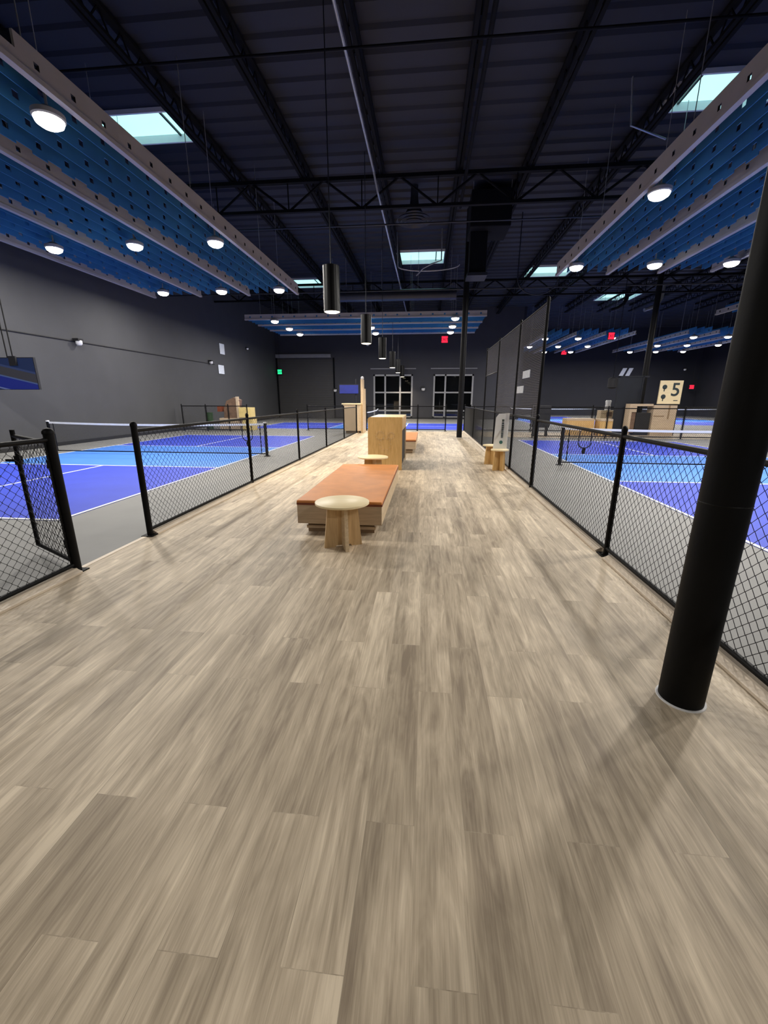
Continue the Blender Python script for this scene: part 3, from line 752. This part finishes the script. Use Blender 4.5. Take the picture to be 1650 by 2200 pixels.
MB().box(9.68, 20.6, 0.0, 10.3, 20.95, 1.02).build('dark_bay_fill', M['black'], k2)  # solid black block standing in for the shade inside the bay
MB().box(9.44, 20.62, 0.1, 9.66, 20.95, 1.05).build('shelf_side', M['brown'], k2)
m = MB().box(11.0, 20.505, 0.75, 11.06, 20.52, 1.36).box(10.40, 20.505, 0.86, 10.85, 20.52, 0.9)
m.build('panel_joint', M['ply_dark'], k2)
dp = thing('divider_panel', 'tall dark upright panel standing left of the board numbered 5', 'panel', (8.9, 20.9, 0))
MB().box(8.99, 21.2, 0.02, 10.0, 21.27, 2.62).build('panel_face', M['navy'], dp)
MB().box(8.93, 21.18, 0.0, 8.99, 21.3, 2.66).box(10.0, 21.18, 0, 10.05, 21.3, 2.66).box(8.93, 21.18, 2.62, 10.28, 21.3, 2.68).build('panel_frame', M['duct'], dp)
sp_ = tag(MB().lathe((8.55, 20.9, 2.35), [(0.10, -0.25), (0.2, -0.2), (0.2, 0.2), (0.1, 0.25)], 12).build('wall_speaker', M['black'], smooth=True), 'small black loudspeaker hanging left of the dark upright panel', 'speaker')
MB().tube([(8.55, 20.9, 2.6), (8.55, 20.9, CZ+0.02)], 0.012, 6).build('hanger', M['truss'], sp_)
wc = thing('storage_cabinet', 'light wood cabinet left of the dark upright panel', 'cabinet', (8.75, 22.6, 0))
MB().box(8.85, 22.5, 0.0, 9.55, 23.0, 1.08).build('body', M['ply_x'], wc)
MB().box(9.12, 22.48, 0.78, 9.38, 22.5, 1.0).build('opening', M['brown'], wc)
tag(MB().lathe((9.22, 22.7, 1.08), [(0.13, 0.0), (0.14, 0.05), (0.12, 0.30), (0.14, 0.45), (0.10, 0.50)], 18).build('water_jug', M['white_plastic'], smooth=True), 'white upright container on the light wood cabinet beside the dark panel', 'container')
def long_seat(x0, x1, y, label, back=True):
    t = thing('lounge_bench', label, 'bench', ((x0+x1)/2, y, 0))
    MB().box(x0, y, 0.0, x1, y+0.6, 0.66).build('base', M['ply_gold'], t)
    MB().box(x0, y-0.01, 0.66, x1, y+0.61, 0.76).build('cushion', M['ply_front'], t, bevel=0.01)
    MB().box(x0+0.05, y-0.012, 0.0, x0+0.45, y+0.0, 0.64).build('end_panel', M['ply_gold'], t)
    return t
long_seat(6.5, 7.75, 20.3, 'low honey wood bench on the crossing walkway left of the light wood cabinet')
long_seat(7.85, 8.4, 19.9, 'short tan bench on the crossing walkway, nearest the dark panel')

tag(MB().box(4.75, 19.2, 0.4, 5.45, 19.6, 1.35).box(4.8, 19.25, 0.0, 4.86, 19.55, 0.4).box(5.34, 19.25, 0, 5.4, 19.55, 0.4).build('equipment_box', M['black'], bevel=0.01), 'black box on short legs just right of the tall netting end', 'box')
# stand with yellow cabinet behind the left court
ls = thing('display_stand', 'brown and tan wooden stand beyond the left court near the wall corner', 'stand', (-10.2, 21.6, 0))
MB().prism([(-10.75, 0.62), (-10.05, 0.62), (-9.85, 1.55), (-10.15, 1.68), (-10.55, 1.5), (-10.72, 1.1)], 'y', 21.5, 21.9).build('backboard', M['brown'], ls)
MB().box(-9.98, 21.4, 0.5, -9.86, 21.55, 1.72).build('upright', M['ply_front'], ls)
MB().box(-11.0, 21.45, 0.0, -9.9, 22.0, 0.62).build('base', M['ply_front'], ls)
MB().box(-11.05, 21.42, 0.95, -10.8, 21.7, 1.25).build('side_box', M['leather_dark'], ls)
yc = thing('storage_cabinet', 'pale yellow cabinet right of the brown stand beyond the left court', 'cabinet', (-9.5, 21.5, 0))
MB().box(-9.82, 21.3, 0.66, -9.18, 21.9, 1.17).build('upper_box', M['cream'], yc)
MB().box(-9.70, 21.35, 0.0, -9.12, 21.9, 0.60).build('lower_box', M['cream'], yc)
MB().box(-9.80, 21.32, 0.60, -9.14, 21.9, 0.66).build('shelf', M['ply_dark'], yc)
tag(MB().lathe((-11.6, 21.6, 0), [(0.14, 0), (0.17, 0.85), (0.18, 0.9)], 14).build('waste_bin', M['foliage'], smooth=True), 'small dark green bin left of the brown wooden stand', 'bin')

# ================================================================== CEILING BAFFLE ARRAYS
PITCH_H = 0.61
def board(m, axis, c, a0, a1, z0, z1, th, zh, hw, hh, teeth=0.0, rim=1, phase=0.0):
    """upright felt board: c = fixed coordinate, runs a0..a1, holes of hw x hh at height zh, toothed bottom edge"""
    def P(a, z, s):
        return (c+s*th/2, a, z) if axis == 'y' else (a, c+s*th/2, z)
    n = int(round((a1-a0)/PITCH_H)); d = (a1-a0)/n
    hz0, hz1 = zh-hh/2, zh+hh/2
    for i in range(n):
        s0 = a0+i*d; s1 = s0+d; h0 = s0+d/2-hw/2; h1 = h0+hw
        zb_t = z0-teeth      # tooth around the hole
        t0, t1 = h0-d*0.16, h1+d*0.16
        for s in (-1, 1):
            for q in (((s0, z0), (t0, z0), (t0, z1), (s0, z1)), ((t1, z0), (s1, z0), (s1, z1), (t1, z1)),
                      ((t0, zb_t), (h0, zb_t), (h0, z1), (t0, z1)), ((h1, zb_t), (t1, zb_t), (t1, z1), (h1, z1)),
                      ((h0, zb_t), (h1, zb_t), (h1, hz0), (h0, hz0)), ((h0, hz1), (h1, hz1), (h1, z1), (h0, z1))):
                pts = [P(a, z, s) for a, z in q]
                m.quad(*(pts if s < 0 else pts[::-1]))
        # hole rims
        for (aa, za), (ab, zb2) in (((h0, hz0), (h1, hz0)), ((h1, hz0), (h1, hz1)), ((h1, hz1), (h0, hz1)), ((h0, hz1), (h0, hz0))):
            m.quad(P(aa, za, -1), P(ab, zb2, -1), P(ab, zb2, 1), P(aa, za, 1), rim)
        # bottom edge
        segs = [(s0, z0, t0, z0), (t1, z0, s1, z0), (t0, zb_t, t1, zb_t)]
        if teeth: segs += [(t0, z0, t0, zb_t), (t1, zb_t, t1, z0)]
        for aa, za, ab, zb2 in segs: m.quad(P(aa, za, -1), P(ab, zb2, -1), P(ab, zb2, 1), P(aa, za, 1))
        m.quad(P(s0, z1, -1), P(s1, z1, -1), P(s1, z1, 1), P(s0, z1, 1))
    for a in (a0, a1): m.quad(P(a, z0, -1), P(a, z0, 1), P(a, z1, 1), P(a, z1, -1))
def baffle_array(label, xs_, a0, a1, axis='y', near_first=None, nf=4, bh=0.42, zb=5.80, fh=None, group='hanging felt ceiling panels'):
    """xs_: positions of the four grey beams across, a0..a1: extent along"""
    cx = sum(xs_)/len(xs_); ca = (a0+a1)/2
    t = thing('acoustic_ceiling_array', label, 'ceiling panels', (cx, ca, 5.8) if axis == 'y' else (ca, cx, 5.8), group)
    for i, x in enumerate(xs_):
        m = MB(); s0 = a0 + (0.75 if i == near_first else 0)
        full = bh
        if fh and i > 0: bh = fh
        board(m, axis, x, s0, a1, zb+0.06, zb+bh, 0.035, zb+0.06+(bh-0.06)*0.4, 0.085, min(0.08, (bh-0.06)*0.5), 0.0, 1)
        th = 0.05
        if axis == 'y': m.box(x-th, a0, zb, x+th, a1, zb+0.072); 
        else: m.box(a0, x-th, zb, a1, x+th, zb+0.072)
        if i == near_first: m.box(x-0.0175, a0, 5.872, x+0.0175, s0, 6.02)
        m.build('grey_beam', [M['fascia'], M['black']], t)  # black hole rims put the darkness of the slots into the colour
        bh = full
    for i in range(len(xs_)-1):
        xa, xb = xs_[i], xs_[i+1]
        for k in range(nf):
            x = xa + (xb-xa)*(k+1)/(nf+1)
            m = MB(); tt = 0.05 if k == nf-1 and bh > 0.4 else 0.0; board(m, axis, x, a0+0.02, a1-0.02, zb+(0.10 if not fh else 0.02), zb+(0.44 if not fh else 0.30), 0.014, zb+(0.24 if not fh else 0.16), 0.11, 0.10, tt, 1)
            m.build('blue_baffle', [M['felt'], M['felt_rim']], t)
    for x in xs_:
        k = a0+0.9
        while k < a1:
            p = (x, k) if axis == 'y' else (k, x)
            MB().tube([(*p, zb+bh-0.05), (*p, CZ+0.03)], 0.008, 4, False).build('hanging_cable', M['cable'], t); k += (a1-a0)/3.2
    return t
baffle_array('blue felt baffles between grey beams, hanging over the left court', [-5.5, -7.6, -9.75, -11.83], 5.5, 18.5, near_first=0)
baffle_array('blue felt baffles between grey beams, hanging over the right court', [4.43, 6.13, 7.83, 9.53], 4.3, 16.7)
baffle_array('blue felt baffles with beams crossing the view, hanging over the far court', [23.45, 25.3, 27.2, 29.1], -10.0, 2.95, axis='x', nf=3, bh=0.28, zb=5.74, fh=0.13)
baffle_array('distant blue ceiling panels just right of the tall netting', [8.0, 9.9, 11.8, 13.7], 31.0, 42.5, nf=3, bh=0.24)
baffle_array('distant blue ceiling panels above the red dot sign at right', [17.0, 18.9, 20.8, 22.7], 31.0, 42.5, nf=3, bh=0.24)
baffle_array('corner of blue ceiling panels peeking out left of the near column', [14.65, 16.5, 18.4, 20.3], 12.0, 24.6, bh=0.24)

# ================================================================== HIGH-BAY LIGHTS
def light_data(power, size, name, col=(1.0, 0.95, 0.88), spread=PI):
    l = bpy.data.lights.new(name, 'AREA'); l.shape = 'DISK'; l.size = size; l.energy = power; l.color = col; l.spread = spread
    return l
LD = light_data(LAMP_W, 0.30, 'lamp_glow')
LZ = 5.65
hb = thing('high_bay_light', 'proto', 'light', (0, 0, 0), 'round lights in the ceiling panels')
MB().lathe((0, 0, 0.02), [(0.20, 0.0), (0.22, 0.02), (0.22, 0.08), (0.14, 0.12), (0.08, 0.16)], 24).build('housing', M['housing'], hb, smooth=True)
MB().lathe((0, 0, 0.0), [(0.05, -0.085), (0.12, -0.07), (0.18, -0.03), (0.20, 0.02)], 24).build('lens', M['lens'], hb)
MB().tube([(0, 0, 0.17), (0, 0, 0.36)], 0.02, 6).tube([(0, 0, 0.36), (0, 0, CZ-LZ+0.03)], 0.006, 4).build('stem', M['housing'], hb)
lo_ = bpy.data.objects.new('lamp_glow', LD); COL.objects.link(lo_); lo_.parent = hb; lo_.location = (0, 0, -0.09)
ROW = {'left': (['row nearest the aisle', 'middle row', 'row nearest the left wall'], ['nearest', 'middle', 'farthest']),
       'right': (['row nearest the aisle', 'middle row', 'row farthest from the aisle'], ['nearest', 'middle', 'farthest'])}
first = True
def place_light(x, y, label):
    global first
    if first:
        hb.location = (x, y, LZ); hb['label'] = label; first = False
    else: copy_tree(hb, (x, y, LZ), label)
for i, x in enumerate((-5.82, -8.15, -10.58)):
    for j, y in enumerate((7.02, 12.12, 17.1)):
        place_light(x, y, 'round white light in the left ceiling panels, %s of the %s' % (ROW['left'][1][j], ROW['left'][0][i]))
for i, x in enumerate((4.62, 6.98, 9.22)):
    for j, y in enumerate((5.5, 10.35, 15.22)):
        place_light(x, y, 'round white light in the right ceiling panels, %s of the %s' % (ROW['right'][1][j], ROW['right'][0][i]))
for i, x in enumerate((-8.34, -3.38, 1.35)):
    for j, y in enumerate((23.5, 25.95, 28.1)):
        place_light(x, y, 'small white light in the far crossing ceiling panels, %s column, %s row' % (('left', 'middle', 'right')[i], ('front', 'middle', 'back')[j]))
for i, x in enumerate((8.05, 10.25, 12.5)):
    for j, y in enumerate((31.6, 36.1, 40.1)):
        place_light(x, y, 'tiny white light in the distant panels right of the tall netting, %s column, %s row' % (('left', 'middle', 'right')[i], ('front', 'middle', 'back')[j]))
for i, x in enumerate((17.7, 19.85, 22.1)):
    for j, y in enumerate((31.6, 36.1, 40.6)):
        place_light(x, y, 'tiny white light in the distant panels above the red dot sign, %s column, %s row' % (('left', 'middle', 'right')[i], ('front', 'middle', 'back')[j]))
for i, (x, y) in enumerate(((15.5, 14.5), (15.5, 20.5), (19.4, 14.5), (19.4, 20.5))):
    place_light(x, y, 'white light in the far right ceiling panels beside and behind the near column')
for x, y in ((-5.9, -3.0), (4.7, -3.2)):  # unseen lamps added behind the camera to lift the near aisle floor
    place_light(x, y, 'unseen white light added behind the viewpoint to brighten the near floor')

# pendants over the aisle
LP = light_data(PEND_W, 0.24, 'lamp_glow', (1.0, 0.83, 0.6), math.radians(120))
pd = thing('pendant_light', 'black cylinder pendant lamp hanging over the aisle, nearest and largest', 'light', (0, 0, 0), 'black cylinder pendants in a row')
MB().lathe((0, 0, 0), [(0.17, 0.0), (0.17, 0.86), (0.15, 0.87), (0.02, 0.88)], 28, cap=False).lathe((0, 0, 0.03), [(0.162, 0.0), (0.162, 0.8)], 28, cap=False).build('shade', M['pendant'], pd, smooth=True)
MB().lathe((0, 0, 0.0), [(0.12, -0.012), (0.158, 0.004), (0.158, 0.015)], 28).build('lens', M['lens_warm'], pd)
cd_ = MB().tube([(0, 0, 0.87), (0, 0, CZ-3.36+0.02)], 0.011, 6).build('cord', M['duct'], pd)
lo_ = bpy.data.objects.new('lamp_glow', LP); COL.objects.link(lo_); lo_.parent = pd; lo_.location = (0, 0, -0.03)
PX, PZ = -2.03, 3.36
pd.location = (PX, 9.25, PZ)
for i, (y, q) in enumerate(((14.3, 'second'), (19.4, 'third'), (24.9, 'fourth'), (29.6, 'fifth'), (34.9, 'sixth and last'))):
    copy_tree(pd, (PX, y, PZ), 'black cylinder pendant lamp, %s in the row receding over the aisle' % q)

# ================================================================== THINGS ON THE WALLS
tv = thing('hanging_screen', 'wide screen showing a blue court, hung before the left wall at the frame edge', 'screen', (-11.9, 11.3, 1.86))
MB().box(-12.70, 11.30, 1.85, -11.14, 11.37, 2.73).build('screen_body', M['black'], tv)
so = MB().box(0, 0, 0, 1.52, 0.01, 0.85).build('screen_picture', M['tv'], None); so.parent = tv; so.location = (-0.78, -0.011, 0.0); BASE[so.name] = (0, 0, 0)
m = MB()
for x in (-11.97, -11.80): m.tube([(x, 11.33, 2.7), (x, 11.33, CZ+0.03)], 0.016, 6)
m.build('hanging_pole', M['steel_black'], tv)
MB().box(-11.86, 11.24, 2.50, -11.64, 11.29, 2.76).build('mount_box', M['black'], tv)
for y, z, w_, h_, lab in ((26.35, 4.62, 0.62, 0.62, 'white poster on the left wall, upper of two'), (26.0, 3.38, 0.72, 0.52, 'white poster on the left wall, lower of two')):
    t = thing('wall_poster', lab, 'poster', (XL, y, z-h_/2), 'white posters on the left wall')
    MB().box(XL, y-w_/2, z-h_/2, XL+0.03, y+w_/2, z+h_/2).build('sheet', M['paper'], t)
    MB().box(XL, y-w_/2-0.02, z-h_/2-0.02, XL+0.02, y+w_/2+0.02, z+h_/2+0.02).build('backing', M['duct'], t)
def wall_lamp(loc, label, rr=0.09, ax='x'):
    t = thing('wall_fitting', label, 'wall light', loc, 'small pale fittings on the walls')
    MB().lathe(loc, [(rr*0.6, -rr), (rr, -rr*0.5), (rr, rr*0.4), (rr*0.5, rr*0.8)], 14).build('cover', M['white_plastic'], t, smooth=True)
    MB().box(loc[0]-rr*1.3, loc[1]-rr*1.1, loc[2]+rr*0.3, loc[0]+rr*0.8, loc[1]+rr*1.1, loc[2]+rr*1.1).build('bracket', M['black'], t)
wall_lamp((XL+0.14, 14.95, 3.6), 'white bulkhead fitting alone on the left wall', 0.11)
wall_lamp((XL+0.12, 24.6, 3.7), 'small pale fitting left of the lower white poster', 0.10)
wall_lamp((XL+0.12, 30.0, 5.05), 'small pale fitting high near the corner of the left wall', 0.08)
wall_lamp((-7.8, YW-0.15, 2.35), 'small white fitting on the end wall left of the blue screen', 0.14)
wall_lamp((-0.33, YW-0.15, 2.45), 'small white fitting on the end wall between the windows', 0.15)
wall_lamp((-4.95, YW-0.3, 5.95), 'small pale fitting high on the end wall below the second pendant', 0.12)
wall_lamp((-13.0+0.5, YW-0.15, 3.85), 'small pale fitting beside the green sign', 0.12)
pipe('wall_conduit', 'thin dark conduit running level along the left wall', [(XL+0.02, 10.0, 3.62), (XL+0.02, 25.2, 3.62)], 0.018, M['black'], 'conduit')
bs = thing('wall_screen', 'small royal blue screen on a dark stand left of the far windows', 'screen', (-5.6, 30.2, 2.0))
MB().box(-6.25, 30.2, 2.0, -4.9, 30.26, 2.58).build('screen_face', M['blue_cloth'], bs)
MB().box(-6.30, 30.24, 1.95, -4.85, 30.32, 2.63).build('screen_back', M['black'], bs)
MB().tube([(-5.1, 30.33, 0), (-5.1, 30.33, 3.0)], 0.06, 10).build('stand_pole', M['black'], bs)

def exit_sign(loc, label, lit, word='EXIT', w_=0.42, h_=0.34):
    t = thing('exit_sign', label, 'exit sign', loc)
    x, y, z = loc
    MB().box(x-w_/2-0.03, y+0.01, z-h_/2-0.03, x+w_/2+0.03, y+0.09, z+h_/2+0.03).build('sign_box', M['black'], t)
    MB().box(x-w_/2, y, z-h_/2, x+w_/2, y+0.01, z+h_/2).build('lit_face', M[lit], t)
    text_obj('sign_letters', word, h_*0.62, M['letter_dark'], t, (x, y-0.002, z-0.01), (PI/2, 0, 0), 0.002)
    MB().tube([(x, y+0.05, z+h_/2), (x, y+0.05, CZ+0.02)], 0.01, 6).build('stem', M['black'], t)
exit_sign((1.22, 34.0, 6.02), 'red lit exit sign high above the right window', 'red_lit', w_=0.47, h_=0.46)
exit_sign((-12.45, YW-0.5, 3.82), 'green lit sign near the left corner of the end wall', 'green_lit', w_=0.36, h_=0.36)
exit_sign((13.9, YF-0.3, 6.30), 'red lit exit sign below distant panels, left of the pair', 'red_lit', w_=0.5, h_=0.42)
exit_sign((11.75, 29.9, 5.58), 'red lit exit sign at the tip of the distant ceiling panels', 'red_lit', w_=0.36, h_=0.40)
exit_sign((26.3, YF-1.3, 2.85), 'red dot sign on the dark wall right of the board numbered 5', 'red_lit', w_=0.42, h_=0.36)
t = thing('wall_logo', 'slanted white sheets on the dark wall above the dark panel', 'poster', (20.1, YF-0.02, 4.2))
for dx in (0.0, 0.62):
    MB().prism([(19.7+dx, 3.95), (20.1+dx, 3.95), (20.45+dx, 4.75), (20.05+dx, 4.75)], 'y', YF-0.06, YF-0.01).build('sheet', M['paper'], t)
wall_lamp((26.0, YF-0.15, 4.6), 'tiny white fitting on the far right wall', 0.12)
wall_lamp((20.0, YF-0.15, 3.6), 'tiny white fitting just above the dark upright panel', 0.12)
# pale sheets pinned on the tall netting
for y, z, lab in ((8.75, 2.08, 'pale sheet tied to the tall netting, upper of two'), (9.2, 1.80, 'pale sheet tied to the tall netting, lower of two')):
    tag(MB().box(AX1-0.02, y-0.3, z-0.07, AX1-0.012, y+0.3, z+0.07).build('tied_sheet', M['paper']), lab, 'sheet', 'pale sheets tied to the tall netting')
